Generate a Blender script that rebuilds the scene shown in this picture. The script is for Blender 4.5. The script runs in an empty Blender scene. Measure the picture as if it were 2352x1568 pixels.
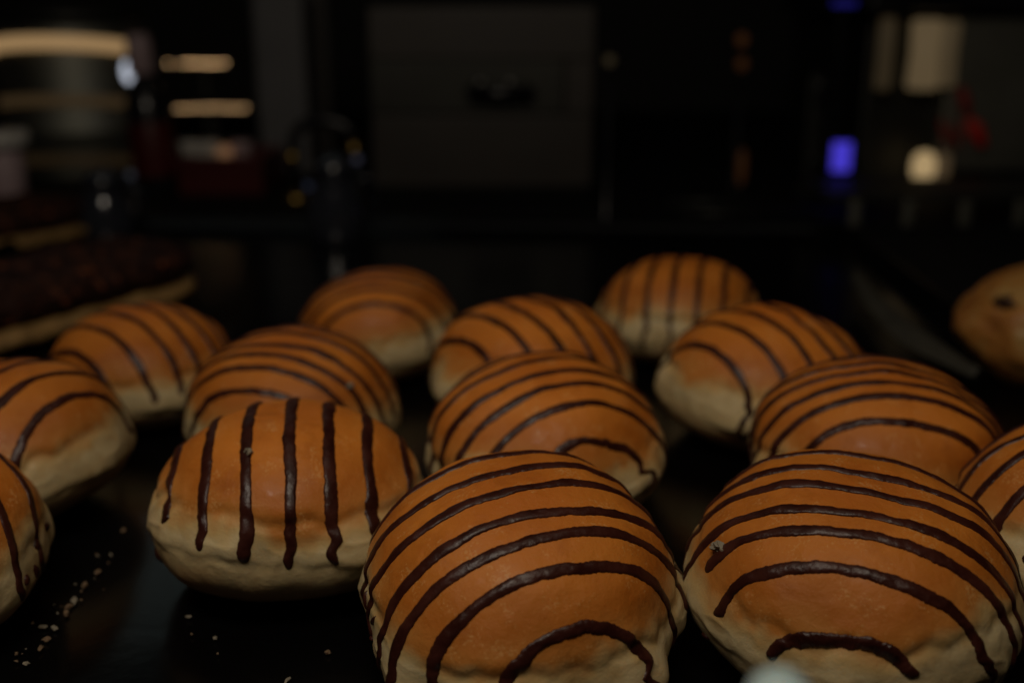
import bpy, math, random
import numpy as np
from mathutils import Vector, Matrix
R_ = math.radians
sc = bpy.context.scene
COL = sc.collection
random.seed(4)
# ---------------------------------------------------------------- camera
F = 2500.0; W0, H0 = 2352.0, 1568.0
PITCH = math.atan((784 - 45) / F)
CZ = 0.1695
cam_d = bpy.data.cameras.new('camera'); cam = bpy.data.objects.new('camera', cam_d); COL.objects.link(cam)
cam.location = (0, 0, CZ); cam.rotation_euler = (math.pi/2 - PITCH, 0, 0)
cam_d.sensor_width = 36; cam_d.lens = 36 * F / W0
cam_d.clip_start = .01; cam_d.clip_end = 60
cam_d.dof.use_dof = True; cam_d.dof.focus_distance = .282; cam_d.dof.aperture_fstop = 6.1
sc.camera = cam
CM = Matrix.Rotation(math.pi/2 - PITCH, 3, 'X')
def ray(px, py): return CM @ Vector(((px - W0/2)/F, -(py - H0/2)/F, -1))
def onz(px, py, z=0.0):                    # where the sight line meets a height
    d = ray(px, py); t = (z - CZ)/d.z
    return Vector((0, 0, CZ)) + d*t
def ony(px, py, y):                        # where it meets an upright plane
    d = ray(px, py); t = y/d.y
    return Vector((0, 0, CZ)) + d*t
# ---------------------------------------------------------------- noise
def _h(ix, iy, iz, s):
    n = (ix*374761393 + iy*668265263 + iz*2147483647 + s*1274126177) & 0xffffffff
    n = ((n ^ (n >> 13))*1274126177) & 0xffffffff
    n = ((n ^ (n >> 16))*2246822519) & 0xffffffff
    return ((n ^ (n >> 15)) & 0xffff)/32767.5 - 1
def N3(x, y, z, s=0):
    x, y, z = [np.asarray(a, float) for a in np.broadcast_arrays(x, y, z)]
    xi, yi, zi = [np.floor(a).astype(np.int64) for a in (x, y, z)]
    fx, fy, fz = x-xi, y-yi, z-zi
    u, v, w = [f*f*f*(f*(f*6-15)+10) for f in (fx, fy, fz)]
    r = 0
    for a in (0, 1):
        for b in (0, 1):
            for c in (0, 1):
                r = r + _h(xi+a, yi+b, zi+c, s)*(u if a else 1-u)*(v if b else 1-v)*(w if c else 1-w)
    return r
def fbm(x, y, z, s=0, o=3):
    r = 0; a = 1; k = 1
    for i in range(o):
        r = r + a*N3(np.asarray(x)*k, np.asarray(y)*k, np.asarray(z)*k, s+i*17); a *= .5; k *= 2.03
    return r
# ---------------------------------------------------------------- materials
def mat(name, base=(.5,.5,.5), rough=.5, metal=0, spec=.5, coat=0, emis=None, es=0, trans=0, sss=0, sssr=(.004,.002,.001)):
    m = bpy.data.materials.new(name); m.use_nodes = True
    b = m.node_tree.nodes['Principled BSDF']
    b.inputs['Base Color'].default_value = (*base, 1); b.inputs['Roughness'].default_value = rough
    b.inputs['Metallic'].default_value = metal; b.inputs['Specular IOR Level'].default_value = spec
    b.inputs['Coat Weight'].default_value = coat; b.inputs['Coat Roughness'].default_value = .12
    b.inputs['Transmission Weight'].default_value = trans
    if sss:
        b.inputs['Subsurface Weight'].default_value = sss; b.inputs['Subsurface Scale'].default_value = 1
        b.inputs['Subsurface Radius'].default_value = sssr
    if emis: b.inputs['Emission Color'].default_value = (*emis, 1); b.inputs['Emission Strength'].default_value = es
    return m
def nd(m, t, **k):
    n = m.node_tree.nodes.new(t)
    for a, v in k.items():
        if a.startswith('i_'): n.inputs[a[2:].replace('_', ' ')].default_value = v
        else: setattr(n, a, v)
    return n
def lk(m, a, b): m.node_tree.links.new(a, b)
def bs(m): return m.node_tree.nodes['Principled BSDF']
def ramp(m, stops, fac):
    r = nd(m, 'ShaderNodeValToRGB'); e = r.color_ramp.elements
    while len(e) < len(stops): e.new(.5)
    for q, (p, c) in zip(e, stops): q.position = p; q.color = (*c, 1) if len(c) == 3 else c
    lk(m, fac, r.inputs[0]); return r
def noise(m, scale, detail=3, rough=.5, vec=None):
    n = nd(m, 'ShaderNodeTexNoise'); n.inputs['Scale'].default_value = scale
    n.inputs['Detail'].default_value = detail; n.inputs['Roughness'].default_value = rough
    if vec: lk(m, vec, n.inputs['Vector'])
    return n
def variegate(m, scale=8, amt=.25, bump=.0, bscale=40):
    """break up a plain colour and roughness with noise"""
    b = bs(m); c = list(b.inputs['Base Color'].default_value)[:3]; r = b.inputs['Roughness'].default_value
    tc = nd(m, 'ShaderNodeTexCoord'); n = noise(m, scale, 5, .6, tc.outputs['Object'])
    rp = ramp(m, [(.3, [x*(1-amt) for x in c]), (.7, [min(1, x*(1+amt)) for x in c])], n.outputs[0])
    lk(m, rp.outputs[0], b.inputs['Base Color'])
    mr = nd(m, 'ShaderNodeMapRange'); lk(m, n.outputs[0], mr.inputs[0])
    mr.inputs[3].default_value = max(0.02, r-.12); mr.inputs[4].default_value = min(1, r+.15)
    lk(m, mr.outputs[0], b.inputs['Roughness'])
    if bump:
        n2 = noise(m, bscale, 4, .6, tc.outputs['Object']); bp = nd(m, 'ShaderNodeBump'); bp.inputs['Strength'].default_value = bump
        bp.inputs['Distance'].default_value = .001
        lk(m, n2.outputs[0], bp.inputs['Height']); lk(m, bp.outputs[0], b.inputs['Normal'])
    return m
def dough_mat():
    m = mat('fried_dough', rough=.5, coat=.03, sss=.12, sssr=(.005, .002, .0008), spec=.27)
    b = bs(m)
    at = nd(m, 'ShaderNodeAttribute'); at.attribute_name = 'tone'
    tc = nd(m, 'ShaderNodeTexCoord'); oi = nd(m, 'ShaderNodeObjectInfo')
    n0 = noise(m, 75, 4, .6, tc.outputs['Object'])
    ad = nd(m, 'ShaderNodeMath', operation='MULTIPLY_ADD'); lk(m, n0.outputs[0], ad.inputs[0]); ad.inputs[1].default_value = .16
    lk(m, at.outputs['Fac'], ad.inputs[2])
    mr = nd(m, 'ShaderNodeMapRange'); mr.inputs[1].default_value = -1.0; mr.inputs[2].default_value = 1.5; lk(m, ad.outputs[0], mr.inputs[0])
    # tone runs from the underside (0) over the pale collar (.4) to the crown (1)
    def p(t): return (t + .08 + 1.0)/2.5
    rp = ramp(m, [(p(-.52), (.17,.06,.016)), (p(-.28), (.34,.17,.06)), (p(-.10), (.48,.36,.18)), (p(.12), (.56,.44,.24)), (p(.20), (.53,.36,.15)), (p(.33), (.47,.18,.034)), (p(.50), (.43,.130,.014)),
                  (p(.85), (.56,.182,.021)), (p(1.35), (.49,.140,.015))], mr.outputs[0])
    n1 = noise(m, 45, 5, .65, tc.outputs['Object'])
    mx = nd(m, 'ShaderNodeMix', data_type='RGBA', blend_type='MULTIPLY'); mx.inputs[0].default_value = 1
    r2 = ramp(m, [(.30, (.74,.66,.56)), (.5, (1,1,1)), (.68, (1.0,1.0,1.0))], n1.outputs[0])
    lk(m, rp.outputs[0], mx.inputs[6]); lk(m, r2.outputs[0], mx.inputs[7])
    # tiny pale fat speckles
    n2 = noise(m, 1300, 2, .5, tc.outputs['Object']); n3 = noise(m, 160, 2, .5, tc.outputs['Object'])
    mu = nd(m, 'ShaderNodeMath', operation='MULTIPLY'); lk(m, n2.outputs[0], mu.inputs[0]); lk(m, n3.outputs[0], mu.inputs[1])
    r3 = ramp(m, [(.335, (0,0,0)), (.42, (.3,.3,.3))], mu.outputs[0])
    m2 = nd(m, 'ShaderNodeMix', data_type='RGBA'); lk(m, r3.outputs[0], m2.inputs[0]); lk(m, mx.outputs[2], m2.inputs[6]); m2.inputs[7].default_value = (.70,.42,.16,1)
    # each bun baked a little differently
    hs = nd(m, 'ShaderNodeHueSaturation'); lk(m, m2.outputs[2], hs.inputs['Color'])
    mv = nd(m, 'ShaderNodeMapRange'); mv.inputs[3].default_value = .84; mv.inputs[4].default_value = 1.08; lk(m, oi.outputs['Random'], mv.inputs[0]); lk(m, mv.outputs[0], hs.inputs['Value'])
    lk(m, hs.outputs[0], b.inputs['Base Color'])
    mr2 = nd(m, 'ShaderNodeMapRange'); mr2.inputs[3].default_value = .36; mr2.inputs[4].default_value = .66; lk(m, n1.outputs[0], mr2.inputs[0]); lk(m, mr2.outputs[0], b.inputs['Roughness'])
    bp = nd(m, 'ShaderNodeBump'); bp.inputs['Strength'].default_value = .5; bp.inputs['Distance'].default_value = .0006
    n4 = noise(m, 520, 5, .7, tc.outputs['Object']); lk(m, n4.outputs[0], bp.inputs['Height'])
    bp2 = nd(m, 'ShaderNodeBump'); bp2.inputs['Strength'].default_value = .2; bp2.inputs['Distance'].default_value = .0012
    n5 = noise(m, 70, 3, .5, tc.outputs['Object']); lk(m, n5.outputs[0], bp2.inputs['Height'])
    lk(m, bp.outputs[0], bp2.inputs['Normal']); lk(m, bp2.outputs[0], b.inputs['Normal'])
    return m
def choc_mat():
    m = mat('chocolate_glaze', (.030,.0095,.006), .33, spec=.3, sss=.0)
    b = bs(m); tc = nd(m, 'ShaderNodeTexCoord')
    n1 = noise(m, 130, 4, .6, tc.outputs['Object'])
    rp = ramp(m, [(.35, (.024,.0052,.0030)), (.65, (.050,.0125,.0075))], n1.outputs[0]); lk(m, rp.outputs[0], b.inputs['Base Color'])
    mr = nd(m, 'ShaderNodeMapRange'); mr.inputs[3].default_value = .22; mr.inputs[4].default_value = .5; lk(m, n1.outputs[0], mr.inputs[0]); lk(m, mr.outputs[0], b.inputs['Roughness'])
    n2 = noise(m, 700, 3, .6, tc.outputs['Object']); bp = nd(m, 'ShaderNodeBump'); bp.inputs['Strength'].default_value = .35; bp.inputs['Distance'].default_value = .0005
    lk(m, n2.outputs[0], bp.inputs['Height']); lk(m, bp.outputs[0], b.inputs['Normal'])
    return m
DOUGH = dough_mat(); CHOC = choc_mat()
# ---------------------------------------------------------------- object helpers
def mesh_obj(name, V, Fc, m, parent=None, smooth=True, attr=None):
    me = bpy.data.meshes.new(name); me.from_pydata([tuple(v) for v in V], [], Fc)
    if smooth: me.polygons.foreach_set('use_smooth', [True]*len(me.polygons))
    if attr is not None:
        a = me.attributes.new('tone', 'FLOAT', 'POINT'); a.data.foreach_set('value', np.asarray(attr, np.float32))
    me.materials.append(m); me.update()
    o = bpy.data.objects.new(name, me); COL.objects.link(o)
    if parent: o.parent = parent
    return o
def tag(o, label, cat, group=None, kind=None):
    o['label'] = label; o['category'] = cat
    if group: o['group'] = group
    if kind: o['kind'] = kind
    return o
def struct(o): o['kind'] = 'structure'; return o
def empty(name, loc, rot=None):
    o = bpy.data.objects.new(name, None); COL.objects.link(o); o.location = loc; o.empty_display_size = .01
    if rot: o.rotation_euler = rot
    return o
def grid_faces(nu, nv, wrap=False):
    f = []
    for j in range(nv-1):
        for i in range(nu if wrap else nu-1):
            a = j*nu+i; b = j*nu+(i+1) % nu
            f.append((a, b, b+nu, a+nu))
    return f
class MB:
    def __init__(s): s.v = []; s.f = []
    def add(s, V, Fc):
        n = len(s.v); s.v += [tuple(v) for v in V]; s.f += [tuple(i+n for i in q) for q in Fc]; return s
    def box(s, x0, x1, y0, y1, z0, z1, c=.12):
        """box with chamfered edges all round (c = share of the shortest side)"""
        d = c*min(x1-x0, y1-y0, z1-z0)
        import bmesh
        bm = bmesh.new(); bmesh.ops.create_cube(bm, size=1)
        for v in bm.verts: v.co = Vector(((x0+x1)/2+v.co.x*(x1-x0), (y0+y1)/2+v.co.y*(y1-y0), (z0+z1)/2+v.co.z*(z1-z0)))
        bmesh.ops.bevel(bm, geom=bm.edges[:], offset=d, segments=2, profile=.6, affect='EDGES')
        bm.verts.index_update()
        s.add([v.co.copy() for v in bm.verts], [[v.index for v in q.verts] for q in bm.faces]); bm.free(); return s
    def lathe(s, prof, cx=0, cy=0, n=40, sx=1, sy=1):
        V = []
        for r, z in prof:
            for i in range(n):
                a = 2*math.pi*i/n; V.append((cx+r*math.cos(a)*sx, cy+r*math.sin(a)*sy, z))
        Fc = [tuple(q) for q in grid_faces(n, len(prof), True)]
        Fc.append(tuple(range(n-1, -1, -1))); k = (len(prof)-1)*n; Fc.append(tuple(range(k, k+n)))
        return s.add(V, Fc)
    def tube(s, pts, r, n=12):
        pts = [Vector(p) for p in pts]; V = []
        up = Vector((0, 0, 1))
        for i, p in enumerate(pts):
            t = (pts[min(i+1, len(pts)-1)] - pts[max(i-1, 0)]).normalized()
            a = t.cross(up if abs(t.z) < .95 else Vector((0, 1, 0))).normalized(); b = t.cross(a)
            rr = r[i] if isinstance(r, (list, tuple)) else r
            for k in range(n):
                q = 2*math.pi*k/n; V.append(p + a*math.cos(q)*rr + b*math.sin(q)*rr)
        Fc = [tuple(q) for q in grid_faces(n, len(pts), True)]
        Fc.append(tuple(range(n-1, -1, -1))); k = (len(pts)-1)*n; Fc.append(tuple(range(k, k+n)))
        return s.add(V, Fc)
    def obj(s, name, m, parent=None, smooth=False): return mesh_obj(name, s.v, s.f, m, parent, smooth)
# ---------------------------------------------------------------- doughnuts
class Bun:
    def __init__(s, seed, ht=.77, hb=.47, collar=.06, low=0.0):
        s.s = seed; s.ht = ht; s.hb = hb; s.c = collar; s.low = low
        s.nt = 2.25; s.nb = 2.25
    def base(s, lat):
        sn, cs = np.sin(lat), np.abs(np.cos(lat))+1e-9
        up = (cs**s.nt + np.abs(sn/s.ht)**s.nt)**(-1/s.nt)
        dn = (cs**s.nb + np.abs(sn/s.hb)**s.nb)**(-1/s.nb)
        return np.where(sn >= 0, up, dn)
    def lc(s, az):
        return .05 + s.low + .08*N3(np.cos(az)*1.5, np.sin(az)*1.5, 3.3, s.s)
    def tone(s, d):
        az = np.arctan2(d[..., 1], d[..., 0]); lat = np.arcsin(np.clip(d[..., 2], -1, 1))
        return lat - s.lc(az) + .07*N3(d[..., 0]*4, d[..., 1]*4, d[..., 2]*4, s.s+5) + .04*N3(d[..., 0]*13, d[..., 1]*13, d[..., 2]*13, s.s+6) + .10*N3(np.cos(az)*1.3, np.sin(az)*1.3, 9.1, s.s+9)
    def r(s, d):
        x, y, z = d[..., 0], d[..., 1], d[..., 2]
        az = np.arctan2(y, x); lat = np.arcsin(np.clip(z, -1, 1))
        lc = s.lc(az)
        r = s.base(lat)
        r = r*(1 + .038*N3(x*1.7, y*1.7, z*1.7, s.s+1) + .010*N3(x*4.1, y*4.1, z*4.1, s.s+2) + .0025*N3(x*14, y*14, z*14, s.s+3))
        cx, cy = np.cos(az), np.sin(az)
        ca = s.c*np.clip(.40 + 1.0*N3(cx*1.9, cy*1.9, 1.7, s.s+4) + .35*N3(cx*6, cy*6, .7, s.s+14), -.1, 1.5)
        t = lat - lc
        # soft swelling that ends in an irregular ledge over the lower half
        t0 = -.04 + .05*N3(cx*2.2, cy*2.2, 4.4, s.s+21) + .035*N3(cx*7, cy*7, 4.4, s.s+22)
        q = t-t0; r = r + .45*ca*np.exp(-((t-.03)/.16)**2) + (.010+.6*np.clip(ca, 0, 1))*np.exp(-np.maximum(q, 0)/.14)/(1+np.exp(-np.clip(q/.016, -30, 30)))
        cr = np.clip(.45+.9*N3(cx*2.3, cy*2.3, 5.5, s.s+7), 0, 1.3)
        wob = .05*N3(cx*7, cy*7, 2.2, s.s+8)
        r = r - .026*cr*np.exp(-((t-.24-wob)/.045)**2) + .010*cr*np.exp(-((t-.33-wob)/.06)**2)
        # wrinkles of the soft collar
        wr = 1-np.abs(N3(cx*4.5+t*2, cy*4.5, t*7, s.s+10)); wr2 = N3(cx*13, cy*13, t*11, s.s+11)
        mk = np.exp(-((t-.06)/.17)**4)
        r = r + mk*(.009*(wr**3-.35) + .003*wr2)
        return r
    def pt(s, d):
        P = d*s.r(d)[..., None]
        zmin = -s.hb*.94
        k = .05
        z = P[..., 2]; P[..., 2] = zmin + k*np.log1p(np.exp((z-zmin)/k))   # sits flat
        return P
    def dirs(s, u, psi):
        """direction of the point of the crown in the plane y=-u at angle psi"""
        lo = np.zeros_like(u+psi); hi = lo+1.3
        c, sn = np.cos(psi), np.sin(psi)
        for _ in range(28):
            t = (lo+hi)/2; x = t*c; z = t*sn
            rho = np.sqrt(x*x+u*u)
            h = np.where(sn >= 0, s.ht, s.hb); n = np.where(sn >= 0, s.nt, s.nb)
            g = rho**n + np.abs(z/h)**n
            lo = np.where(g < 1, t, lo); hi = np.where(g < 1, hi, t)
        D = np.stack([lo*c, -u+0*lo, lo*sn], -1)
        return D/np.linalg.norm(D, axis=-1, keepdims=True)
    def stripe(s, u0, w, k, wander=.022, e0=None, e1=None, hgt=.021):
        rr = random.Random(s.s*31+k)
        M = 190; K = 13; w = w*.86
        psi = np.linspace(-.45, math.pi+.45, M*2)
        sp = rr.uniform(0, 50)
        uu = u0 + wander*N3(psi*1.6+sp, .5, .5, 3) + wander*.35*N3(psi*6+sp, .5, .5, 4)
        D = s.dirs(uu, psi)
        az = np.arctan2(D[:, 1], D[:, 0]); t = np.arcsin(D[:, 2]) - s.lc(az)
        e0 = rr.uniform(-.26, .10) if e0 is None else e0     # height at which each end stops
        e1 = rr.uniform(-.26, .10) if e1 is None else e1
        mid = np.argmax(np.where(np.isfinite(t), D[:, 2], -9))
        a = mid
        while a > 0 and t[a] > e0: a -= 1
        b = mid
        while b < len(t)-1 and t[b] > e1: b += 1
        if b-a < 12: return None
        ps = np.linspace(psi[a], psi[b], M)
        uu = u0 + wander*N3(ps*1.6+sp, .5, .5, 3) + wander*.35*N3(ps*6+sp, .5, .5, 4)
        q = np.linspace(0, 1, M)
        sag = np.minimum(ps-ps[0], ps[-1]-ps)
        uu = uu + .012*N3(ps*9+sp, .7, .5, 13)*np.clip(N3(ps*2.5+sp, .1, .5, 14)*2, 0, 1)
        ww = w*(1 + .34*N3(ps*3+sp, 1.5, .5, 5) + .15*N3(ps*13+sp, 1.5, .5, 6))
        D0 = s.dirs(uu, ps); tt = np.arcsin(D0[:, 2]) - s.lc(np.arctan2(D0[:, 1], D0[:, 0]))
        ww = ww*(.50+.50*np.clip((tt+.2)/.5, 0, 1))
        e_ = .01; Pa = D0*s.base(np.arcsin(D0[:, 2]))[:, None]; Db = s.dirs(uu+e_, ps); Pb = Db*s.base(np.arcsin(Db[:, 2]))[:, None]
        tg = np.gradient(Pa, axis=0); tg /= np.linalg.norm(tg, axis=-1, keepdims=True)+1e-9
        dv = Pb-Pa; dv = dv-(dv*tg).sum(-1, keepdims=True)*tg
        ww = ww*np.clip(e_/np.linalg.norm(dv, axis=-1), .3, 1.05)
        uu = uu + np.where(tt < .22, .034*N3(tt*11+sp, .2, .1, 8)*np.clip((.22-tt)/.1, 0, 1), 0)    # the line stutters over the collar
        en = np.clip(sag/.10, 0, 1); en = np.sqrt(1-(1-en)**2)
        bead = 1+.10*np.exp(-((sag-.05)/.04)**2)
        S = np.linspace(-1, 1, K)
        edge = 1+.08*N3(ps[:, None]*38+sp, np.sign(S)[None, :]*3.1, .3, 7) +   .07*N3(ps[:, None]*90+sp, np.sign(S)[None, :]*3.1, .3, 9)
        U = uu[:, None] + S[None, :]*(ww*(en*.97+.03)*bead)[:, None]*edge
        PS = np.repeat(ps[:, None], K, 1)
        D = s.dirs(U, PS); P = s.pt(D)
        nrm = D/np.array([1, 1, s.ht])**2; nrm /= np.linalg.norm(nrm, axis=-1, keepdims=True)
        hh = hgt*(w/.05)*np.maximum(0, 1-S**2)**.55
        hh = hh[None, :]*(en*bead)[:, None]*(1+.22*N3(PS*8, S[None, :]*.9, sp, 11)+.10*N3(PS*30, S[None, :]*2, sp, 12)) - .0035 - .01*(np.abs(S) > .99)[None, :]
        P = P + nrm*hh[..., None]
        return P.reshape(-1, 3), [tuple(f[::-1]) for f in grid_faces(K, M)]
    def patch(s, az, lat, rw, rh, rot=0, h=.025, seed=0):
        """a drop of chocolate lying on the surface"""
        n, m = 18, 8; V = []; c0 = Vector((math.cos(az)*math.cos(lat), math.sin(az)*math.cos(lat), math.sin(lat)))
        e = Vector((-math.sin(az), math.cos(az), 0)); nn = c0.cross(e)
        D = []; Hh = []
        for j in range(m):
            q = j/(m-1)
            for i in range(n):
                a = 2*math.pi*i/n; k = 1+.28*float(N3(math.cos(a)*1.3+seed, math.sin(a)*1.3, seed*.7, 21))
                x = q*rw*math.cos(a)*k; y = q*rh*math.sin(a)*k
                xr = x*math.cos(rot)-y*math.sin(rot); yr = x*math.sin(rot)+y*math.cos(rot)
                D.append((c0+e*xr+nn*yr).normalized()); Hh.append(h*math.sqrt(max(0, 1-q*q))-.004)
        D = np.array(D); P = s.pt(D)+D*np.array(Hh)[:, None]
        f = grid_faces(n, m, True)+[tuple(range(n-1, -1, -1))]
        return P, f
BUNS = []
def doughnut(px, py, D, ang, offs, seed, label, tilt=(0, 0), res=1, w=.048, ht=.80, hb=.49, collar=.06, low=-.05, drips=(), ends=None, dz=0, wander=.022, dx=0, dy=0):
    Rr = D/2; b = Bun(seed, ht, hb, collar, low)
    base = hb*.94*Rr
    c = onz(px, py, base+dz)
    c.x += dx; c.y += dy
    rot = Matrix.Rotation(tilt[0], 3, 'X') @ Matrix.Rotation(tilt[1], 3, 'Y') @ Matrix.Rotation(ang, 3, 'Z')
    root = empty('striped_doughnut', c - rot @ Vector((0, 0, base)) , rot.to_euler())
    tag(root, label, 'doughnut', 'chocolate striped doughnuts on the tray')
    nu = int(300*res); nv = int(170*res)
    az = np.linspace(0, 2*math.pi, nu, endpoint=False)
    lt = np.linspace(-math.pi/2+.004, math.pi/2-.004, nv)
    A, L = np.meshgrid(az, lt)
    d = np.stack([np.cos(A)*np.cos(L), np.sin(A)*np.cos(L), np.sin(L)], -1)
    P = b.pt(d); P[..., 2] += hb*.94
    f = grid_faces(nu, nv, True); f.append(tuple(range(nu-1, -1, -1))); f.append(tuple(range((nv-1)*nu, nv*nu)))
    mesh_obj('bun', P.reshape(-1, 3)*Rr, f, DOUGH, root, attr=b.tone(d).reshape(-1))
    for k, o in enumerate(offs):
        e0 = e1 = None
        ww = w
        if ends and k in ends:
            e0, e1 = ends[k][:2]
            if len(ends[k]) > 2: ww = ends[k][2]
        q = b.stripe(o, ww, k, wander, e0, e1)
        if q is None: continue
        V, f = q; V = V + np.array([0, 0, hb*.94]); mesh_obj('chocolate_stripe', V*Rr, f, CHOC, root)
    for k, dr in enumerate(drips):
        V, f = b.patch(*dr, seed=k+seed); V = V + np.array([0, 0, hb*.94]); mesh_obj('chocolate_drip', V*Rr, f, CHOC, root)
    BUNS.append((root, b, Rr, rot, c))
    return root
def on_bun(i, px, py):
    """the surface point of bun i under a sight line (for crumbs lying on it)"""
    root, b, Rr, rot, c = BUNS[i]; d = ray(px, py).normalized(); o = Vector((0, 0, CZ)); inv = rot.transposed()
    t = (c-o).length - Rr*1.3
    while t < 2:
        p = inv @ (o+d*t-c)/Rr; n = p.length; dd = np.array([[p.x/n, p.y/n, p.z/n]])
        if n < float(b.r(dd)[0]): return o+d*t, rot @ Vector(dd[0])
        t += .0003
    return o+d*.3, Vector((0, 0, 1))
def spaced(a, n, st=.265, j=.02, seed=0):
    r = random.Random(seed); return [a+i*st+r.uniform(-j, j) for i in range(n)]
T = R_
# front row, left to right; u grows towards the viewer for small angles
doughnut(-262, 1290, .088, T(-40), [-.72,-.45,-.18,.10,.38,.64,.85], 11, 'doughnut cut by the bottom left corner, puffy white collar with chocolate blobs', res=1.2, collar=.08, tilt=(.02, .03),
         drips=[(T(45), .12, .05, .035, .5), (T(38), -.02, .035, .05, .2), (T(62), .1, .07, .03, -.3), (T(30), .0, .04, .03, .4)], low=-.17)
doughnut(1195, 1361, .0846, T(19), [-0.5, -0.24, 0.0, 0.25, 0.43, 0.64, 0.895], 23, 'large sharp doughnut at bottom centre, cream collar bulging on its left', res=1.7, collar=.115, low=-.10,
         ends={0:(.1,.1), 1:(.1,.05), 2:(.1,-.05), 3:(.1,-.2), 4:(.05,-.28), 5:(.0,-.3), 6:(.0,-.2)}, w=.050,
         drips=[(T(183), -.05, .035, .02, .2), (T(172), .1, .015, .06, .5), (T(186), .13, .012, .05, -.3)], tilt=(.17, 0))
doughnut(1945, 1356, .0860, T(-18), [-0.42, -0.16, 0.05, 0.28, 0.445, .665, .915], 37, 'largest doughnut at lower right with a flaky crumb on its left flank', res=1.7, collar=.05, low=.0, tilt=(.16, 0),
         w=.050, drips=[(T(200), -.02, .045, .03, .2), (T(215), -.12, .04, .03, .0), (T(2), -.02, .05, .025, .8), (T(330), -.08, .03, .05, .2)], ends={3: (-.1, .0), 4: (-.15, .24), 5: (-.1, .10), 6: (.12, .06, .060)})
doughnut(674, 1178, .0855, T(99), [-0.8, -0.54, -0.26, 0.02, 0.29, 0.56, 0.83], 41, 'doughnut whose stripes run straight towards the viewer, lower left of centre', res=1.5, collar=.075, w=.056, low=.0, tilt=(-.07, 0),
         ends={0:(.1,.10), 1:(.1,.00), 2:(.1,-.02), 3:(.1,-.07), 4:(.1,-.05), 5:(.1,.0), 6:(.1,.0)}, drips=[(T(112), -.12, .04, .06, .3), (T(98), -.08, .012, .02, .3)])
doughnut(1250, 1036, .0845, T(21), [-0.6, -0.34, -0.08, 0.19, 0.39, 0.61, 0.86], 53, 'doughnut in the very middle of the tray, behind the bottom centre one', res=1.2, w=.047, low=-.10, tilt=(.06, -.02))
doughnut(677, 948, .0825, T(-12), [-0.5, -0.25, 0, 0.24, 0.41, 0.58, 0.78], 61, 'doughnut directly behind the one with straight vertical stripes', res=1.1, w=.047, low=-.10, tilt=(.05, 0))
doughnut(15, 1052, .086, T(66), [-.8,-.55,-.27,.0,.28,.56,.80], 71, 'doughnut cut by the left edge, broad pale side facing right', res=1.2, low=-.10, tilt=(.0, -.14))
doughnut(333, 866, .079, T(-36), [-.82,-.57,-.3,-.03,.24,.53,.82], 83, 'back left doughnut beside the crumbed pastry, stripes slanting down to the right', res=.9, low=-.08, w=.050, tilt=(0, -.04))
doughnut(873, 770, .080, T(2), [-0.6, -0.35, -0.1, 0.1, 0.3, 0.5, 0.73], 97, 'small blurred dark crowned doughnut at the back, left of the middle', res=.8, low=-.10, w=.047, tilt=(0, -.05),
         ends={6:(.0,-.05)})
doughnut(1225, 872, .087, T(-53), [-.84,-.58,-.31,-.03,.25,.53,.8], 103, 'blurred doughnut right behind the middle one, its stripes slanting right', res=.9, w=.050, low=-.04, tilt=(0, 0))
doughnut(1560, 737, .084, T(76), [-.85,-.58,-.3,-.02,.27,.56,.84], 113, 'farthest doughnut, upper right, near vertical stripes and a pale front', res=.8, low=-.03, w=.048, tilt=(-.03, 0), ends={i: (0, -.2) for i in range(7)})
doughnut(1757, 897, .087, T(-58), [-.82,-.56,-.29,-.02,.25,.53,.80], 127, 'right hand doughnut just below the farthest one, wrinkled pale lower left side', res=1.0, low=-.07, w=.048, ends={6:(-.3,.1)}, tilt=(0, .04))
doughnut(2003, 1054, .0868, T(-8), [-0.56, -0.3, -0.08, 0.1, 0.29, 0.46, 0.68], 131, 'doughnut behind the lower right one, bare orange front under its lowest stripe', res=1.2, w=.047, low=-.12, tilt=(.05, 0))
doughnut(2540, 1250, .088, T(0), [-0.5, -0.2, 0.05, 0.3, 0.58], 149, 'doughnut cut off by the right edge of the picture', res=1.1, w=.05, low=-.05, tilt=(0,0))
for i in range(len(BUNS)):
    for j in range(i):
        a, b = BUNS[i], BUNS[j]; d = (a[4]-b[4]).length
        if d < (a[2]+b[2])*.99: print('overlap', i, j, round(d*1000), 'mm of', round((a[2]+b[2])*1000))
# ---------------------------------------------------------------- crumbs
CR = variegate(mat('crumb', (.16,.10,.055), .8, sss=.2), 300, .35)
CRW = variegate(mat('sugar_flake', (.21,.18,.13), .7), 300, .25)
def crumb_mesh(seed, m):
    import bmesh
    bm = bmesh.new(); bmesh.ops.create_icosphere(bm, subdivisions=3, radius=1)
    for v in bm.verts:
        c = v.co; k = 1+.55*float(N3(c.x*1.7, c.y*1.7, c.z*1.7, seed))+.3*float(N3(c.x*4, c.y*4, c.z*4, seed+1)); v.co = c*k
    me = bpy.data.meshes.new('crumb'); bm.to_mesh(me); bm.free(); me.materials.append(m); return me
CME = [crumb_mesh(i, CR if i % 3 else CRW) for i in range(7)]
def crumb(p, size, me, label, group='crumbs scattered on the tray', n=None):
    o = bpy.data.objects.new('crumb', me); COL.objects.link(o); r = random
    o.scale = (size*r.uniform(.7, 1.4), size*r.uniform(.5, 1), size*r.uniform(.4, .8)); o.rotation_euler = (r.uniform(-.3, .3), r.uniform(-.3, .3), r.uniform(0, 6))
    o.location = p; tag(o, label, 'crumb', group); return o
line = [(255,1273,7),(225,1312,9),(195,1342,14),(170,1378,12),(158,1392,9),(152,1408,11),(124,1440,8),(98,1438,9),(108,1466,12),(92,1488,9),(60,1523,8),(38,1500,6),(75,1430,5)]
for i, (x, y, s) in enumerate(line):
    crumb(onz(x, y, .001), s*.00010, CME[i % 7], 'pastry crumb in the diagonal trail on the black tray, lower left')
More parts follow.
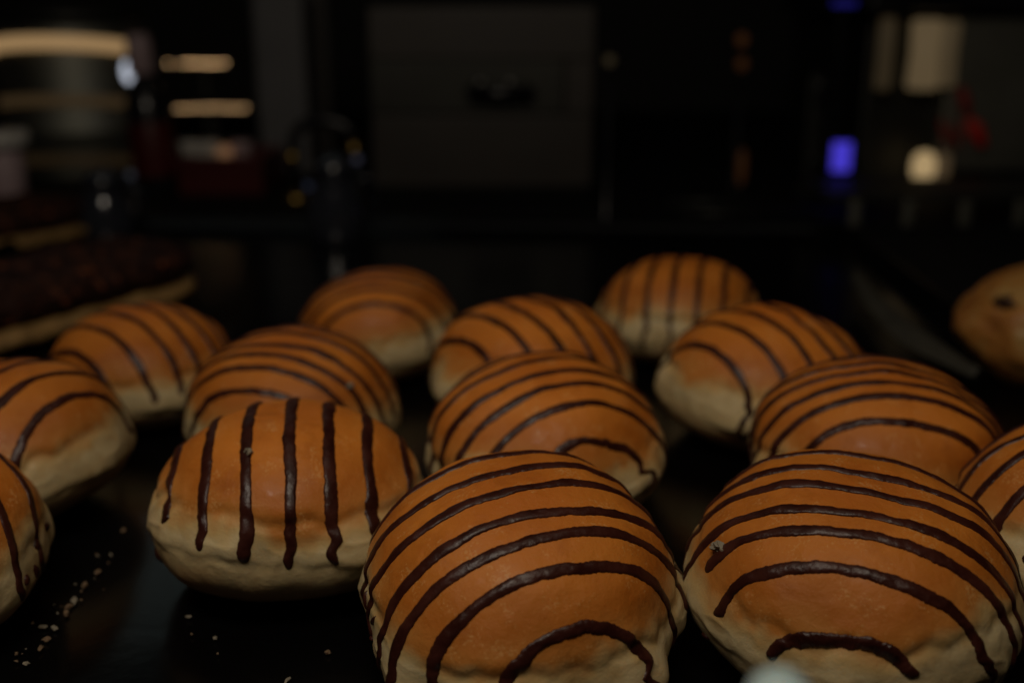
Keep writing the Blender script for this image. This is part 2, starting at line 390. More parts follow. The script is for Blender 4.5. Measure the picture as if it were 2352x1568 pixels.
for i, (x, y, s) in enumerate([(284,1217,7),(494,1464,5),(752,1497,8),(500,1500,4),(660,1560,7),(432,1415,8),(440,1455,4)]):
    crumb(onz(x, y, .001), s*.00010, CME[(i+2) % 7], 'single stray crumb on the black tray below the straight striped doughnut')
rc = random.Random(8)
for i in range(16):
    q = rc.random(); x = 255-215*q+rc.gauss(0, 22); y = 1270+260*q+rc.gauss(0, 16)
    crumb(onz(x, y, .001), rc.uniform(1.5, 4)*.0001, CME[i % 7], 'pastry crumb in the diagonal trail on the black tray, lower left')
for bi, x, y, s, lb in [(2, 1652, 1258, 24, 'pale flaky crumb stuck beside a stripe on the front right doughnut'), (3, 572, 1040, 17, 'small pale crumb on the third stripe of the straight striped doughnut'),
                        (5, 803, 886, 15, 'pale crumb on the doughnut behind the straight striped one'), (1, 1620, 1485, 0, '')]:
    if not s: continue
    p, n = on_bun(bi, x, y); o = crumb(p+n*.0006, s*.00010, CME[3], lb, 'crumbs sitting on doughnuts'); o.scale = (s*.00009, s*.00006, s*.00007)
# ---------------------------------------------------------------- tray and counter
tray_m = variegate(mat('black_tray', (.002,.002,.0022), .19, spec=.3), 9, .5, .12, 60)
shelf_m = variegate(mat('black_counter', (.003,.003,.0035), .75, spec=.2), 4, .4)
sh = struct(MB().box(-1.8, 1.8, -.3, 2.4, -.06, -.008, .02).obj('counter', shelf_m))
# tray: right hand edge slants away from the camera
pa, pb = onz(1965, 590), onz(2460, 1000)
dr = (pa-pb).normalized(); sd = Vector((-dr.y, dr.x, 0))      # sd points to the left, into the tray
def tray():
    root = empty('display_tray', (pb.x, pb.y, -.008)); tag(root, 'large black glossy tray that carries all the striped doughnuts', 'tray')
    Wd, Ln = .62, .86; st = Vector((0, 0, 0))-dr*.42
    def P(a, b, z): q = st+dr*a+sd*b; return (q.x, q.y, z)
    m = MB(); n = len(m.v)
    V = [P(0,0,.002), P(Ln,0,.002), P(Ln,Wd,.002), P(0,Wd,.002), P(0,0,.008), P(Ln,0,.008), P(Ln,Wd,.008), P(0,Wd,.008)]
    m.add(V, [(0,3,2,1), (4,5,6,7), (0,1,5,4), (1,2,6,5), (2,3,7,6), (3,0,4,7)]); m.obj('tray_base', tray_m, root)
    rm = MB(); off = .004
    # flared rim swept round the base
    cs = [(0,0),(0,Wd),(Ln,Wd),(Ln,0)]; pts = []
    rad = .03
    for k, (a, b) in enumerate([(0,0),(Ln,0),(Ln,Wd),(0,Wd)]):
        ca = a+(rad if a == 0 else -rad); cb = b+(rad if b == 0 else -rad); a0 = [math.pi*1.5, 0, math.pi*.5, math.pi][k] 
        for i in range(9):
            q = [math.pi, 1.5*math.pi, 0, .5*math.pi][k]
            pts.append((ca, cb, a0+i*math.pi/16*1.0*1 - 0))
    prof = [(-.004, .008), (0, .0085), (.004, .014), (.008, .019), (.011, .0195), (.012, .0185), (.008, .013), (.004, .006), (0, .002)]
    V = []; path = []
    for k, (a, b) in enumerate([(0,0),(Ln,0),(Ln,Wd),(0,Wd)]):
        ca = a+(rad if a == 0 else -rad); cb = b+(rad if b == 0 else -rad)
        s0 = [math.pi, 1.5*math.pi, 0, .5*math.pi][k]
        for i in range(9):
            q = s0+i*math.pi/16; path.append((ca, cb, math.cos(q), math.sin(q)))
    for (ca, cb, c, s) in path:
        for (o_, z) in prof: V.append(P(ca+(rad+o_)*c, cb+(rad+o_)*s, z))
    n = len(prof); Fc = []
    for j in range(len(path)):
        for i in range(n-1):
            a = j*n+i; b = ((j+1) % len(path))*n+i; Fc.append((a, b, b+1, a+1))
    rm.add(V, Fc); rm.obj('rim', tray_m, root, True)
    root.location = (pb.x, pb.y, -.008)
tray()
# ---------------------------------------------------------------- pastries beside the tray
TOP = mat('chocolate_crumble', (.02,.008,.005), .7, spec=.15)
b_ = bs(TOP); tc = nd(TOP, 'ShaderNodeTexCoord'); vo = nd(TOP, 'ShaderNodeTexVoronoi'); vo.inputs['Scale'].default_value = 260; lk(TOP, tc.outputs['Object'], vo.inputs['Vector'])
rp = ramp(TOP, [(0, (.009,.003,.002)), (.6, (.022,.007,.004)), (.80, (.045,.016,.010)), (.9, (.16,.045,.014))], vo.outputs['Color']); lk(TOP, rp.outputs[0], b_.inputs['Base Color'])
EDGE = variegate(mat('pastry_base', (.26,.15,.05), .6, sss=.1), 120, .3, .4, 300)
def bar(p0, p1, width, hgt, label, seed):
    """long iced bar with its near lower edge from p0 to p1"""
    d = (p1-p0); L = d.length; d.normalize(); n = Vector((-d.y, d.x, 0))
    root = empty('iced_pastry', p0); root.rotation_euler = (0, 0, math.atan2(d.y, d.x)); tag(root, label, 'pastry', 'chocolate crumb pastries on the left')
    nx, ny = 150, 60
    for part in (0, 1):
        V = []
        for j in range(ny):
            a = math.pi*2*j/ny
            for i in range(nx):
                x = i/(nx-1); e = min(1, math.sqrt(max(0, 1-(1-min(x, 1-x)*L/(width*.5))**2)) if min(x, 1-x)*L < width*.5 else 1)
                cy, cz = math.cos(a), math.sin(a)
                cy = math.copysign(abs(cy)**.75, cy); cz = math.copysign(abs(cz)**.8, cz)
                if part == 0: yy = width/2*cy*(e*.98+.02); zz = hgt*.22+hgt*.22*cz*(.3+.7*e)
                else: yy = width/2*.93*cy*(e*.96+.02); zz = hgt*.58+hgt*.38*cz*(.3+.7*e)
                V.append((x*L, width/2+yy, zz))
        V = np.array(V)
        if part == 1:
            k = .0022*np.abs(fbm(V[:,0]*260, V[:,1]*260, V[:,2]*260, seed, 2))+.002*N3(V[:,0]*60, V[:,1]*60, V[:,2]*60, seed)
            V[:,2] += k; V[:,1] += k*.5*np.sign(V[:,1]-width/2)
        else: V[:,2] += .0012*N3(V[:,0]*80, V[:,1]*80, 0, seed); V[:,1] += .0015*N3(V[:,0]*50, V[:,1]*50, 2, seed)
        V[:,2] = np.maximum(V[:,2], 0)
        f = []
        for j in range(ny):
            for i in range(nx-1):
                a = j*nx+i; b = ((j+1) % ny)*nx+i; f.append((a, a+1, b+1, b))
        mesh_obj('pastry_base' if part == 0 else 'chocolate_topping', V, f, EDGE if part == 0 else TOP, root)
    return root
p0, p1 = onz(-260, 885, .006), onz(530, 652, .006); p0.z = p1.z = 0
bar(p0, p1, .105, .036, 'long flat pastry covered in dark chocolate crumbs, nearest one at the left', 3)
p0, p1 = onz(-300, 640, .004), onz(270, 530, .004); p0.z = p1.z = 0
bar(p0, p1, .10, .034, 'rear chocolate crumb pastry with an orange rim, mostly in the dark at the left edge', 9)
# roll at the right
def roll():
    c = onz(2450, 782, .02); root = empty('chocolate_chip_roll', (c.x, c.y, 0)); tag(root, 'golden bread roll with dark chips at the right edge, outside the tray', 'bread roll')
    m = mat('roll_crust', (.5,.3,.1), .45, sss=.1); b = bs(m); tc = nd(m, 'ShaderNodeTexCoord'); n = noise(m, 55, 5, .6, tc.outputs['Object'])
    rp = ramp(m, [(.3, (.22,.075,.018)), (.5, (.36,.15,.03)), (.7, (.38,.24,.08))], n.outputs[0]); lk(m, rp.outputs[0], b.inputs['Base Color'])
    A, L = np.meshgrid(np.linspace(0, 2*math.pi, 120, endpoint=False), np.linspace(-1.566, 1.566, 70))
    d = np.stack([np.cos(A)*np.cos(L), np.sin(A)*np.cos(L), np.sin(L)], -1)
    r = 1+.035*fbm(d[...,0]*2, d[...,1]*2, d[...,2]*2, 77)+.012*fbm(d[...,0]*9, d[...,1]*9, d[...,2]*9, 78)
    P = d*r[..., None]*np.array([.052, .045, .031]); P[..., 2] = np.maximum(P[..., 2]+.027, 0)
    f = grid_faces(120, 70, True); f.append(tuple(range(119, -1, -1))); f.append(tuple(range(69*120, 70*120)))
    mesh_obj('crust', P.reshape(-1, 3), f, m, root)
    cm = variegate(mat('chip', (.05,.022,.012), .5), 90, .3)
    for k, (a, l, s) in enumerate([(T(235), .25, .004), (T(205), .55, .0055), (T(262), .6, .005), (T(222), .9, .006), (T(250), -.1, .004), (T(280), .35, .0045)]):
        dd = Vector((math.cos(a)*math.cos(l)*.052, math.sin(a)*math.cos(l)*.045, math.sin(l)*.031+.027))
        me = crumb_mesh(50+k, cm); me.name = 'chip'; o = bpy.data.objects.new('chip', me); COL.objects.link(o); o.parent = root; o.location = dd; o.scale = (s, s, s*.6)
roll()
# ---------------------------------------------------------------- plastic tip near the lens
def tip():
    d = ray(1800, 1600).normalized(); p = Vector((0, 0, CZ))+ray(1790, 1600)*.15
    root = empty('tag_holder', (p.x, p.y, 0)); tag(root, 'pale bluish plastic tip of a tag holder at the bottom edge', 'tag holder')
    m = variegate(mat('pale_plastic', (.42,.55,.56), .35, sss=.3), 60, .15)
    h = p.z; pr = [(.0085, 0), (.009, .002), (.003, .004), (.0028, h-.016), (.0045, h-.012), (.0052, h-.006), (.0050, h-.001), (.0040, h+.002), (.0022, h+.0035), (.0004, h+.0038)]
    MB().lathe(pr).obj('stem', m, root, True)
    MB().box(-.004, .004, -.0062, -.0054, h-.011, h-.003, .2).obj('clip', m, root)
tip()
# ---------------------------------------------------------------- things behind the trays
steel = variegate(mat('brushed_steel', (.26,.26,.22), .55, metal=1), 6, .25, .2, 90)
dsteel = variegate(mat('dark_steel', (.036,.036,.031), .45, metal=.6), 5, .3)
brown = variegate(mat('brown_panel', (.027,.021,.016), .5), 5, .35)
black = variegate(mat('black_plastic', (.008,.008,.01), .25), 12, .4)
greym = variegate(mat('grey_post', (.12,.12,.125), .5), 5, .25)
redm = variegate(mat('red_plastic', (.07,.004,.003), .4), 9, .3)
pinkm = variegate(mat('pale_pink_cap', (.45,.33,.35), .5), 9, .2)
white = variegate(mat('white_ceramic', (.6,.58,.54), .3), 9, .1)
def glow(name, c, s): return mat(name, tuple(x*.04 for x in c), .5, emis=c, es=s)
WARM = (1.0, .66, .34)
def bx(x0, x1, y0, y1, Y): a = ony(x0, y1, Y); b = ony(x1, y0, Y); return a.x, b.x, max(a.z, -.006), b.z
# back wall
wall = variegate(mat('dark_wall', (.012,.012,.011), .7), 3, .4)
struct(MB().box(-1.8, 1.8, 2.2, 2.3, -.008, 1.2, .05).obj('wall', wall))
# curved steel urn, left
def urn():
    Y = 1.239; x0, x1, z0, z1 = bx(36, 318, 55, 425, Y+.075); cx = (x0+x1)/2; r = (x1-x0)/2
    root = empty('steel_urn', (cx, Y+r, -.008)); tag(root, 'round brushed steel urn with painted warm highlights, upper left', 'urn')
    H = z1+.008
    MB().lathe([(r*.98, 0), (r, .006), (r, H*.3), (r*1.01, H*.305), (r*1.01, H*.33), (r, H*.335), (r, H*.97), (r*.97, H)], n=64).obj('barrel', steel, root, True)
    MB().lathe([(r*.96, H+.0005), (r*.97, H+.012), (r*.6, H+.03), (r*.05, H+.034)], n=48).obj('lid', dsteel, root, True)
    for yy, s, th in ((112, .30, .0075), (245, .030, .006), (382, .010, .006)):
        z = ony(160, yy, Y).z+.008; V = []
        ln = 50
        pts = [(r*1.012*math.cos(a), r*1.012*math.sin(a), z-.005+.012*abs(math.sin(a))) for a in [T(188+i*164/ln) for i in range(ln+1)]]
        # warm highlight painted as a glowing strip round the front
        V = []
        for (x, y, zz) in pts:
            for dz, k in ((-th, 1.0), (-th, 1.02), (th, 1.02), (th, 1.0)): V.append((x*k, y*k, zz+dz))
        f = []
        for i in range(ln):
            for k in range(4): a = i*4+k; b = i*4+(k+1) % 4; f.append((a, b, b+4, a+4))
        m = glow('painted_highlight_glow', (1, .62, .28), s)
        mesh_obj('painted_highlight', V, f, m, root)
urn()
# string-light rails
def led_rail(x0, x1, y, Y, n, label, lone=None, s=6.2):
    Y *= 1.18
    a, b = ony(x0, y, Y), ony(x1, y, Y)
    root = empty('light_rail', ((a.x+b.x)/2, Y, a.z)); tag(root, label, 'light rail', 'rails of small warm lamps')
    L = b.x-a.x; MB().box(-L/2-.006, L/2+.006, .003, .009, -.004, .004).obj('rail', dsteel, root)
    m = glow('warm_lamp', (1, .60, .28), s)
    me = None
    xs = [(-L/2+L*i/(n-1)) for i in range(n)] 
    if lone: xs[0] -= .013
    for i, x in enumerate(xs):
        r = .0010
        if me is None:
            o = MB().lathe([(r*.3, -r), (r*.85, -r*.55), (r, 0), (r*.85, r*.55), (r*.3, r)], n=12).obj('lamp', m, root, True); me = o.data
        else: o = bpy.data.objects.new('lamp', me); COL.objects.link(o); o.parent = root
        o.location = (x, 0, random.uniform(-.0006, .0006))
    # a post to hold the rail
    MB().box(-.003, .003, .0095, .014, -(a.z+.008), .004).obj('post', dsteel, root)
led_rail(410, 515, 146, 1.18, 10, 'upper rail of small warm lamps left of the grey post', True)
led_rail(408, 562, 249, 1.18, 12, 'lower, longer rail of small warm lamps left of the grey post', s=4.6)
# white oval lamp; its shape also draws the painted glints
def bulb_or_glint(px, py, Y, rx, rz, color, s, name, label, cat, group=None):
    Y *= 1.18; p = ony(px, py, Y)
    rx *= p.y/F*1.0; rz *= p.y/F
    root = empty(name, (p.x, Y, -.008)); tag(root, label, cat, group)
    z = p.z+.008
    MB().lathe([(rx*.2, z-rz), (rx*.7, z-rz*.75), (rx, z-rz*.2), (rx, z+rz*.3), (rx*.75, z+rz*.8), (rx*.2, z+rz)], n=24).obj('bulb_or_glint', glow('lamp_or_glint_glow', color, s), root, True)
    MB().lathe([(rx*.9, 0), (rx*.9, .003), (.002, .006), (.002, z-rz-.001)], n=16).obj('stand', black, root, True)
    return root
bulb_or_glint(293, 165, 1.0, 11, 24, (.80,.86,1.0), .85, 'small_lamp', 'small cool white oval lamp beside the steel urn', 'lamp')
# bottle with pink cap
def bottle():
    Y = 1.156; x0, x1, z0, z1 = bx(318, 384, 78, 448, Y); cx = (x0+x1)/2; r = (x1-x0)/2; H = z1+.008
    root = empty('bottle', (cx, Y, -.008)); root.rotation_euler = (0, T(-3), 0); tag(root, 'dark bottle with a dull pink cap and red label right of the steel urn', 'bottle')
    MB().lathe([(r*.9, 0), (r, .004), (r, H*.55), (r*.8, H*.65), (r*.5, H*.72), (r*.45, H*.75)], n=32).obj('glass_body', black, root, True)
    MB().lathe([(r*1.012, H*.12), (r*1.015, H*.122), (r*1.015, H*.46), (r*1.012, H*.462)], n=32).obj('label_band', redm, root, True)
    MB().lathe([(r*.52, H*.752), (r*.62, H*.76), (r*.56, H*.96), (r*.45, H)], n=24).obj('cap', pinkm, root, True)
bottle()
# red crate with pale goods
def crate():
    Y = 1.145; x0, x1, z0, z1 = bx(420, 600, 365, 540, Y)
    root = empty('red_crate', ((x0+x1)/2, Y, -.008)); tag(root, 'dim dark red crate between the bottle and the grey post', 'crate')
    w = (x1-x0)/2; H = z1+.008; m = MB()
    m.box(-w, w, 0, .006, 0, H); m.box(-w, w, .114, .12, 0, H); m.box(-w, -w+.006, .0062, .1138, 0, H); m.box(w-.006, w, .0062, .1138, 0, H); m.box(-w+.0062, w-.0062, .0062, .1138, 0, .006)
    m.obj('crate_body', redm, root); MB().box(-w-.002, w+.002, -.003, .0, H-.008, H+.002).obj('crate_lip', redm, root)
    for k, (px, s, mm, rr) in enumerate(((440, .012, white, 1), (480, .013, white, 1), (555, .012, pinkm, 1))):
        p = ony(px, 350, Y+.05)
        o = MB().lathe([(s*.5, 0), (s*.75, .001), (s, .03), (s*1.05, .034)], n=24).obj('paper_cup', mm, None, True); o.location = (p.x, Y+.05, p.z-.022)
        tag(o, ['leftmost small pale cup standing in the red crate', 'second small pale cup in the red crate, left of the warm lamp', 'pinkish cup at the right end of the red crate'][k], 'cup', 'small cups in the red crate')
crate()
bulb_or_glint(516, 350, 1.0, 16, 15, (1,.50,.24), .14, 'small_lamp', 'dim amber lamp above the red crate', 'lamp')
# uprights
def post(x0, x1, y0, Y, dep, m, label, name='shelf_post', y1=470, knobs=()):
    Y *= 1.18
    a0, a1, z0, z1 = bx(x0, x1, y0, y1, Y); root = empty(name, ((a0+a1)/2, Y, -.008)); tag(root, label, 'post')
    w = (a1-a0)/2; MB().box(-w, w, 0, dep, 0, z1+.008, .15).obj('upright', m, root); MB().box(-w-.006, w+.006, -.006, dep+.006, -.0005+.0005, .006, .2).obj('foot_plate', dsteel, root)
    for k in knobs:
        z = ony(x0, k, Y).z+.008; MB().box(-w*.5, w*.5, -.012, -.001, z-.012, z+.012, .3).obj('hinge', black, root)
post(605, 690, -60, 1.1, .04, greym, 'broad pale grey post left of the brown cabinet')
post(708, 748, -60, 1.22, .03, brown, 'narrow brown post just right of the broad grey one')
post(1835, 1898, 175, .98, .03, dsteel, 'dark grey upright with two black hinges left of the blue lamp', y1=560, knobs=(215, 385))
# cabinet / oven with bands and handle
def cabinet():
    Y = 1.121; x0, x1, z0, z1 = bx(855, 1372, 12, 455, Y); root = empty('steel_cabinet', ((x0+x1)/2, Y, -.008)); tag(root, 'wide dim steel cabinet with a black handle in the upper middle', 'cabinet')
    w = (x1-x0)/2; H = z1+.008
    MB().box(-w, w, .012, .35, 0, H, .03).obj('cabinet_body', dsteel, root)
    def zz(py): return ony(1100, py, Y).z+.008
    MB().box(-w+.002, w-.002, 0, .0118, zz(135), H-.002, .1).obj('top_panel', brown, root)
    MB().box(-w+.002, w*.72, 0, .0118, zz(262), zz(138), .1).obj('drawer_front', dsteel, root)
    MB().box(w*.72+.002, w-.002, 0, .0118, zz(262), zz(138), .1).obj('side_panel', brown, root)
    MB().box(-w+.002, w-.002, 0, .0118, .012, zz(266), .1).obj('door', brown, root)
    hx = ony(1150, 200, Y).x-(x0+x1)/2
    MB().tube([(hx-.028, -.001, zz(210)), (hx-.028, -.016, zz(210)), (hx, -.019, zz(212)), (hx+.028, -.016, zz(210)), (hx+.028, -.001, zz(210))], .0075).obj('handle', black, root, True)
    hp = mat('handle_rivet', (.6,.6,.55), .3, metal=1); 
    for k in (-.02, .01): MB().lathe([(.003, 0), (.0045, .002), (.002, .005)], hx+k, -.019, 16).obj('rivet', hp, root, True).location = (0, 0, zz(192))
cabinet()
# black tap with amber glints
def tap():
    Y = 1.097; p = ony(700, 300, Y); root = empty('drink_tap', (p.x, Y, -.008)); tag(root, 'small black curved tap between the grey post and the cabinet', 'tap')
    z = p.z+.008; pts = [(-.012, 0, z-.02)]+[(-.012+.030*(1-math.cos(a)), 0, z-.01+.02*math.sin(a)) for a in [math.pi*i/12 for i in range(13)]]
    MB().tube(pts[::-1]+[(-.012, 0, 0)], .0055).obj('spout', black, root, True)
    am = variegate(mat('brass', (.55,.36,.1), .3, metal=1), 20, .2)
    MB().lathe([(.002, z-.032), (.006, z-.03), (.006, z-.022), (.003, z-.02)], -.012, -.010, 16).obj('knob', am, root, True)
    MB().lathe([(.012, 0), (.012, .006), (.008, .009)], -.012, 0, 20).obj('base_ring', am, root, True)
    MB().lathe([(.003, z-.024), (.006, z-.022), (.006, z-.012)], .048, 0, 16).obj('nozzle', am, root, True)
tap()
# shiny dark containers with cool glints (left and middle)
gl = mat('dark_gloss', (.02,.022,.03), .12, metal=.0, coat=.6)
def jug(px, base_y, w, top_y, label):
    p = onz(px, base_y, -.008); Y = p.y; r = w/2*math.hypot(Y, .17)/F*1.0; zt = ony(px, top_y, Y).z; H = zt+.008
    root = empty('glossy_jug', (p.x, Y, -.008)); tag(root, label, 'jug')
    MB().lathe([(r*.8, 0), (r, .006), (r*1.02, H*.35), (r*.75, H*.62), (r*.62, H*.78), (r*.7, H*.8)], n=40).obj('jug_body', gl, root, True)
    MB().lathe([(r*.72, H*.802), (r*.74, H*.86), (r*.45, H*.95), (r*.1, H)], n=32).obj('lid', gl, root, True)
    MB().tube([(r*.7, 0, H*.75), (r*1.3, 0, H*.72), (r*1.4, 0, H*.5), (r*1.0, 0, H*.25)], r*.1).obj('handle', gl, root, True)
jug(250, 560, 130, 385, 'glossy black jug with cool glints behind the sprinkled pastries')
jug(775, 565, 130, 350, 'glossy dark jug with grey glints left of the cabinet')
# cool glints on the glossy ware, painted as small glowing blobs
for k, (x, y, r, s, c, lb) in enumerate([(228,425,8,.16,(.5,.65,1),'upper cool painted glint by the black jug'), (203,468,8,.09,(.45,.6,1),'lower cool painted glint by the black jug'), (300,402,10,.035,(.6,.65,.8),'faint painted glint above the black jug'),
                                 (820,366,10,.04,(.6,.6,.85),'faint lilac painted glint at the left edge of the cabinet'), (708,428,10,.022,(.5,.6,1),'faint blue painted glint under the tap'), (800,506,11,.035,(.6,.68,.8),'grey painted glint low beside the cabinet'), (740,522,11,.02,(.6,.65,.8),'dimmest grey painted glint left of the low one'),
                                 (1400,140,13,.018,(1,.75,.4),'faint amber glow spot right of the cabinet')]):
    bulb_or_glint(x, y, .84, r*.9, r*.9, c, s, 'glow_spot', lb, 'glow spot', 'tiny painted glow spots behind the trays')
for (x, y, rx, rz, s, lb) in [(1704,92,12,14,.022,'upper of two stacked orange indicator lamps'), (1704,148,12,14,.020,'lower of two stacked orange indicator lamps'), (1703,385,10,42,.016,'tall thin orange indicator lamp left of the hinged upright')]:
    bulb_or_glint(x, y, 1.0, rx, rz, (1,.36,.10), s, 'indicator_lamp', lb, 'indicator lamp', 'orange indicator lamps')
# blue display
def screen():
    Y = 1.121; x0, x1, z0, z1 = bx(1908, 1956, 327, 393, Y); root = empty('blue_display', ((x0+x1)/2, Y, -.008)); tag(root, 'small glowing blue violet display right of the hinged upright', 'display')
    w = (x1-x0)/2; a = z0+.008; b = z1+.008
    MB().box(-w, w, -.002, .0, a, b, .3).obj('lit_panel', glow('blue_glow', (.085,.06,.85), .62), root)
    MB().box(-w-.004, w+.004, .0005, .012, a-.004, b+.004, .15).obj('housing', black, root); MB().box(-.004, .004, .002, .01, 0, a-.0045).obj('stand', black, root)
screen()
def screen2():
    Y = 1.121; x0, x1, z0, z1 = bx(1910, 1968, 0, 20, Y); root = empty('blue_strip', ((x0+x1)/2, Y, -.008)); tag(root, 'thin dim blue light strip at the very top edge', 'light strip')
    w = (x1-x0)/2; b = z1+.008
    MB().box(-w, w, -.002, 0, b-.006, b, .3).obj('lit_panel', glow('blue_dim', (.07,.06,.9), .10), root); MB().box(-.003, .003, .001, .006, 0, b).obj('stand', black, root)
screen2()
# lit drinks cabinet at upper right: steel box, warm reflections painted as glowing cylinders
def hot_cabinet():
    Y = 1.180; x0, x1, z0, z1 = bx(1985, 2560, 30, 420, Y); root = empty('heated_cabinet', ((x0+x1)/2, Y, -.008)); tag(root, 'steel heated cabinet with painted warm reflections and a red zigzag mark', 'heated cabinet')
    w = (x1-x0)/2; H = z1+.008; cx = (x0+x1)/2
    def L(px, py): p = ony(px, py, Y); return p.x-cx, p.z+.008
    MB().box(-w, w, .03, .35, 0, H, .03).obj('cabinet_body', dsteel, root)
    a, _ = L(2195, 0); _, zb = L(0, 395); MB().box(a, w, .0, .0295, zb, H-.003, .1).obj('steel_panel', steel, root)
    a, zt = L(2040, 0); MB().box(-w-.02, w+.02, -.03, .34, H+.001, H+.035, .15).obj('hood', black, root)
    for (xa, xb, ya, yb, s) in ((2092, 2146, 44, 205, .085), (2150, 2186, 48, 200, .045), (2018, 2040, 40, 205, .022)):
        x_0, zt = L(xa, ya); x_1, zb_ = L(xb, yb)
        r = (x_1-x_0)/2; MB().lathe([(r*.8, zb_), (r, zb_+.003), (r*.9, (zt+zb_)/2), (r, zt-.003), (r*.7, zt)], (x_0+x_1)/2, .012-.018, 24).obj('painted_warm_reflection', glow('warm_reflection_glow', (1,.70,.36), s), root, True)
    x_0, zt = L(2086, 345); x_1, zb_ = L(2132, 412); r = (x_1-x_0)/2
    MB().lathe([(r*.4, zb_+.0), (r*.85, zb_+.005), (r, (zt+zb_)/2), (r*.85, zt-.005), (r*.4, zt)], (x_0+x_1)/2, -.016, 24).obj('warm_lamp', glow('low_lamp_glow', (1,.70,.34), .38), root, True)
    x_0, zt = L(2140, 352); x_1, zb_ = L(2172, 408)
    MB().box(x_0, x_1, -.01, .0, zb_, zt, .3).obj('warm_lamp', glow('low_lamp_dim', (1,.66,.34), .05), root)
    rm = mat('red_mark', (.2,.008,.004), .4, emis=(1,.03,.01), es=.008); rm2 = mat('red_mark_bright', (.2,.008,.004), .4, emis=(1,.03,.01), es=.022)
    pts = [(2150,275),(2166,330),(2172,285),(2190,330),(2196,290)]
    MB().tube([(L(*p)[0], -.012, L(*p)[1]) for p in pts], .0022).obj('red_zigzag', rm, root, True)
    MB().tube([(L(*p)[0], -.014, L(*p)[1]) for p in [(2212,272),(2228,292),(2246,330)]], [.004,.008,.004]).obj('red_zigzag', rm2, root, True)
    MB().tube([(L(*p)[0], -.014, L(*p)[1]) for p in [(2196,200),(2206,235),(2212,265)]], [.004,.0055,.002]).obj('red_zigzag', mat('red_mark_dim', (.2,.008,.004), .4, emis=(1,.03,.02), es=.005), root, True)
hot_cabinet()
# wire rack under it
def rack():
    Y = 0.944; root = empty('wire_rack', (ony(2130, 500, Y).x, Y, -.008)); tag(root, 'low metal rack of upright bars under the heated cabinet', 'rack'); cx = root.location.x
    x0, x1, z0, z1 = bx(1890, 2480, 445, 560, Y); H = z1+.008
    MB().box(x0-cx, x1-cx, 0, .10, H-.006, H, .2).obj('rack_top', dsteel, root); MB().box(x0-cx, x1-cx, 0, .10, 0, .003, .2).obj('rack_base', shelf_m, root)
    for i, px in enumerate((1965, 2088, 2218, 2345, 2470)):
        x = ony(px, 500, Y).x-cx; MB().box(x-.005, x+.005, .0, .006, .0032, H-.0062, .3).obj('bar', steel, root)
    x0, x1, z0, z1 = bx(1560, 1748, 490, 570, .92); r2 = empty('wire_stand', ((x0+x1)/2, .92, -.008)); tag(r2, 'faint low wire stand behind the farthest doughnut', 'stand'); w = (x1-x0)/2
    H = z1+.008; MB().tube([(-w, 0, 0), (-w, 0, H), (w, 0, H), (w, 0, 0)], .003).obj('hoop', dsteel, r2, True); MB().tube([(-w, .06, 0), (-w, .06, H), (w, .06, H), (w, .06, 0)], .003).obj('hoop', dsteel, r2, True)
rack()
# white jar at left edge
def jar():
    Y = 1.062; x0, x1, z0, z1 = bx(-40, 60, 300, 470, Y); root = empty('white_jar', ((x0+x1)/2, Y, -.008)); tag(root, 'pale capped jar cut by the left edge below the urn', 'jar'); r = (x1-x0)/2; H = z1+.008
    MB().lathe([(r*.6, 0), (r*.72, .004), (r*.72, H*.75), (r*.6, H*.79)], n=32).obj('jar_body', pinkm, root, True); MB().lathe([(r*.9, H*.792), (r, H*.80), (r, H*.98), (r*.9, H)], n=32).obj('lid', white, root, True)
jar()
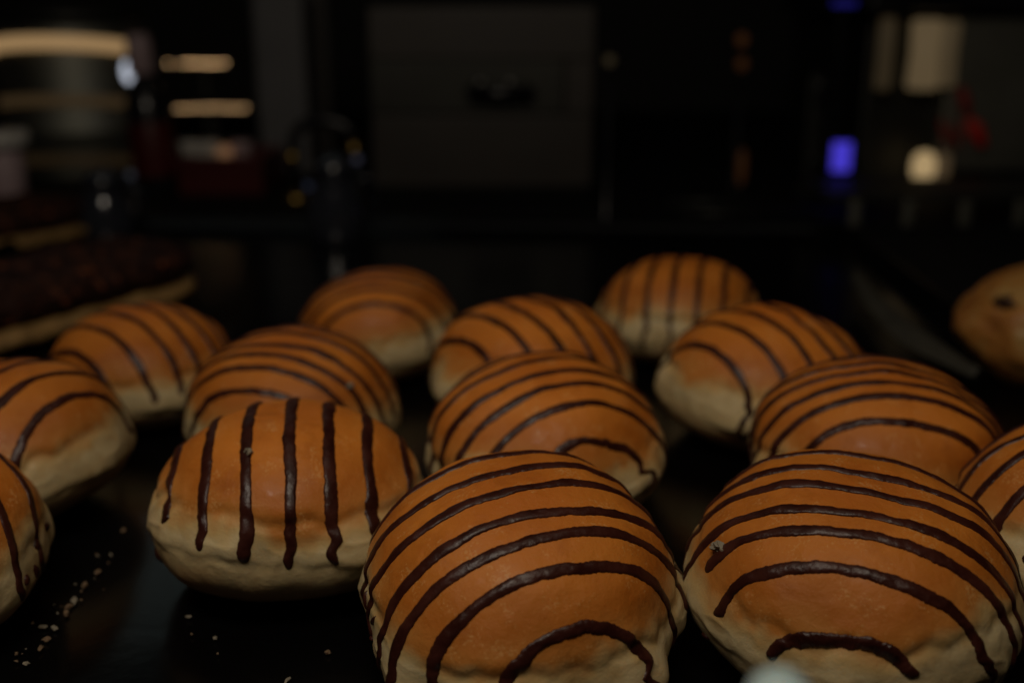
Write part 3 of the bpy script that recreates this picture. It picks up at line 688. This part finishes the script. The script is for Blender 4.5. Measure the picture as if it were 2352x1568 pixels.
# crumpled paper beyond the tray
def paper():
    path = [onz(px, py, .014) for px, py in ((1962, 630), (1990, 668), (2025, 712), (2070, 752), (2125, 788), (2190, 826), (2250, 862))]
    V = []; n = 9
    for i, q in enumerate(path):
        wd = (.006, .010, .014, .016, .017, .012, .006)[i]
        for j in range(n):
            u = j/(n-1)-.5; V.append((q.x+u*wd*1.1, q.y+u*wd*.7, q.z+.005*math.cos(u*4)*(.6+.4*math.sin(i*2.1))))
    o = mesh_obj('paper_slip', V, grid_faces(n, len(path)), variegate(mat('dull_paper', (.030,.027,.018), .8), 40, .3), None)
    o.modifiers.new('smooth', 'SUBSURF').render_levels = 2
    md = o.modifiers.new('thick', 'SOLIDIFY'); md.thickness = .0006
    tag(o, 'dull curled paper slip lying along the right tray rim', 'paper')
paper()
# ---------------------------------------------------------------- light
w = bpy.data.worlds.new('World'); sc.world = w; w.use_nodes = True
w.node_tree.nodes['Background'].inputs[0].default_value = (.9, .85, .8, 1); w.node_tree.nodes['Background'].inputs[1].default_value = .002
def area(name, loc, tgt, sx, sy, e, col):
    l = bpy.data.lights.new(name, 'AREA'); l.shape = 'RECTANGLE'; l.size = sx; l.size_y = sy; l.energy = e; l.color = col
    o = bpy.data.objects.new(name, l); COL.objects.link(o); o.location = loc; o.rotation_euler = (Vector(tgt)-Vector(loc)).to_track_quat('-Z', 'Y').to_euler(); return o
area('case_lamp', (-.08, .03, .54), (.02, .33, 0), .34, .14, 1.14, (1, .86, .68))
area('case_lamp_overhead', (.0, .34, .60), (0, .33, 0), .5, .10, .12, (1, .84, .62))
area('added_band_strip', (-.317, .9, .326), (-.1, .3, 0), .46, .022, .022, (.8, 1, .95))  # added unseen strip whose reflection lays a faint band on the tray
area('added_glint_lamp', (-.16, .02, .50), (0, .33, 0), .022, .022, .17, (1, .93, .86))  # small extra lamp added for glints on the stripes
area('background_fill', (0, .55, 1.1), (0, 1.1, .1), 1.4,   .3, .15, (1, .9, .78))  # added fill that dimly lifts the panels at the back
# ---------------------------------------------------------------- render
sc.render.engine = 'CYCLES'
sc.view_settings.view_transform = 'Standard'; sc.view_settings.look = 'None'; sc.view_settings.exposure = 0; sc.view_settings.gamma = 1
sc.view_settings.use_curve_mapping = False
sc.cycles.max_bounces = 6; sc.cycles.diffuse_bounces = 3; sc.cycles.glossy_bounces = 3
sc.cycles.sample_clamp_indirect = 2
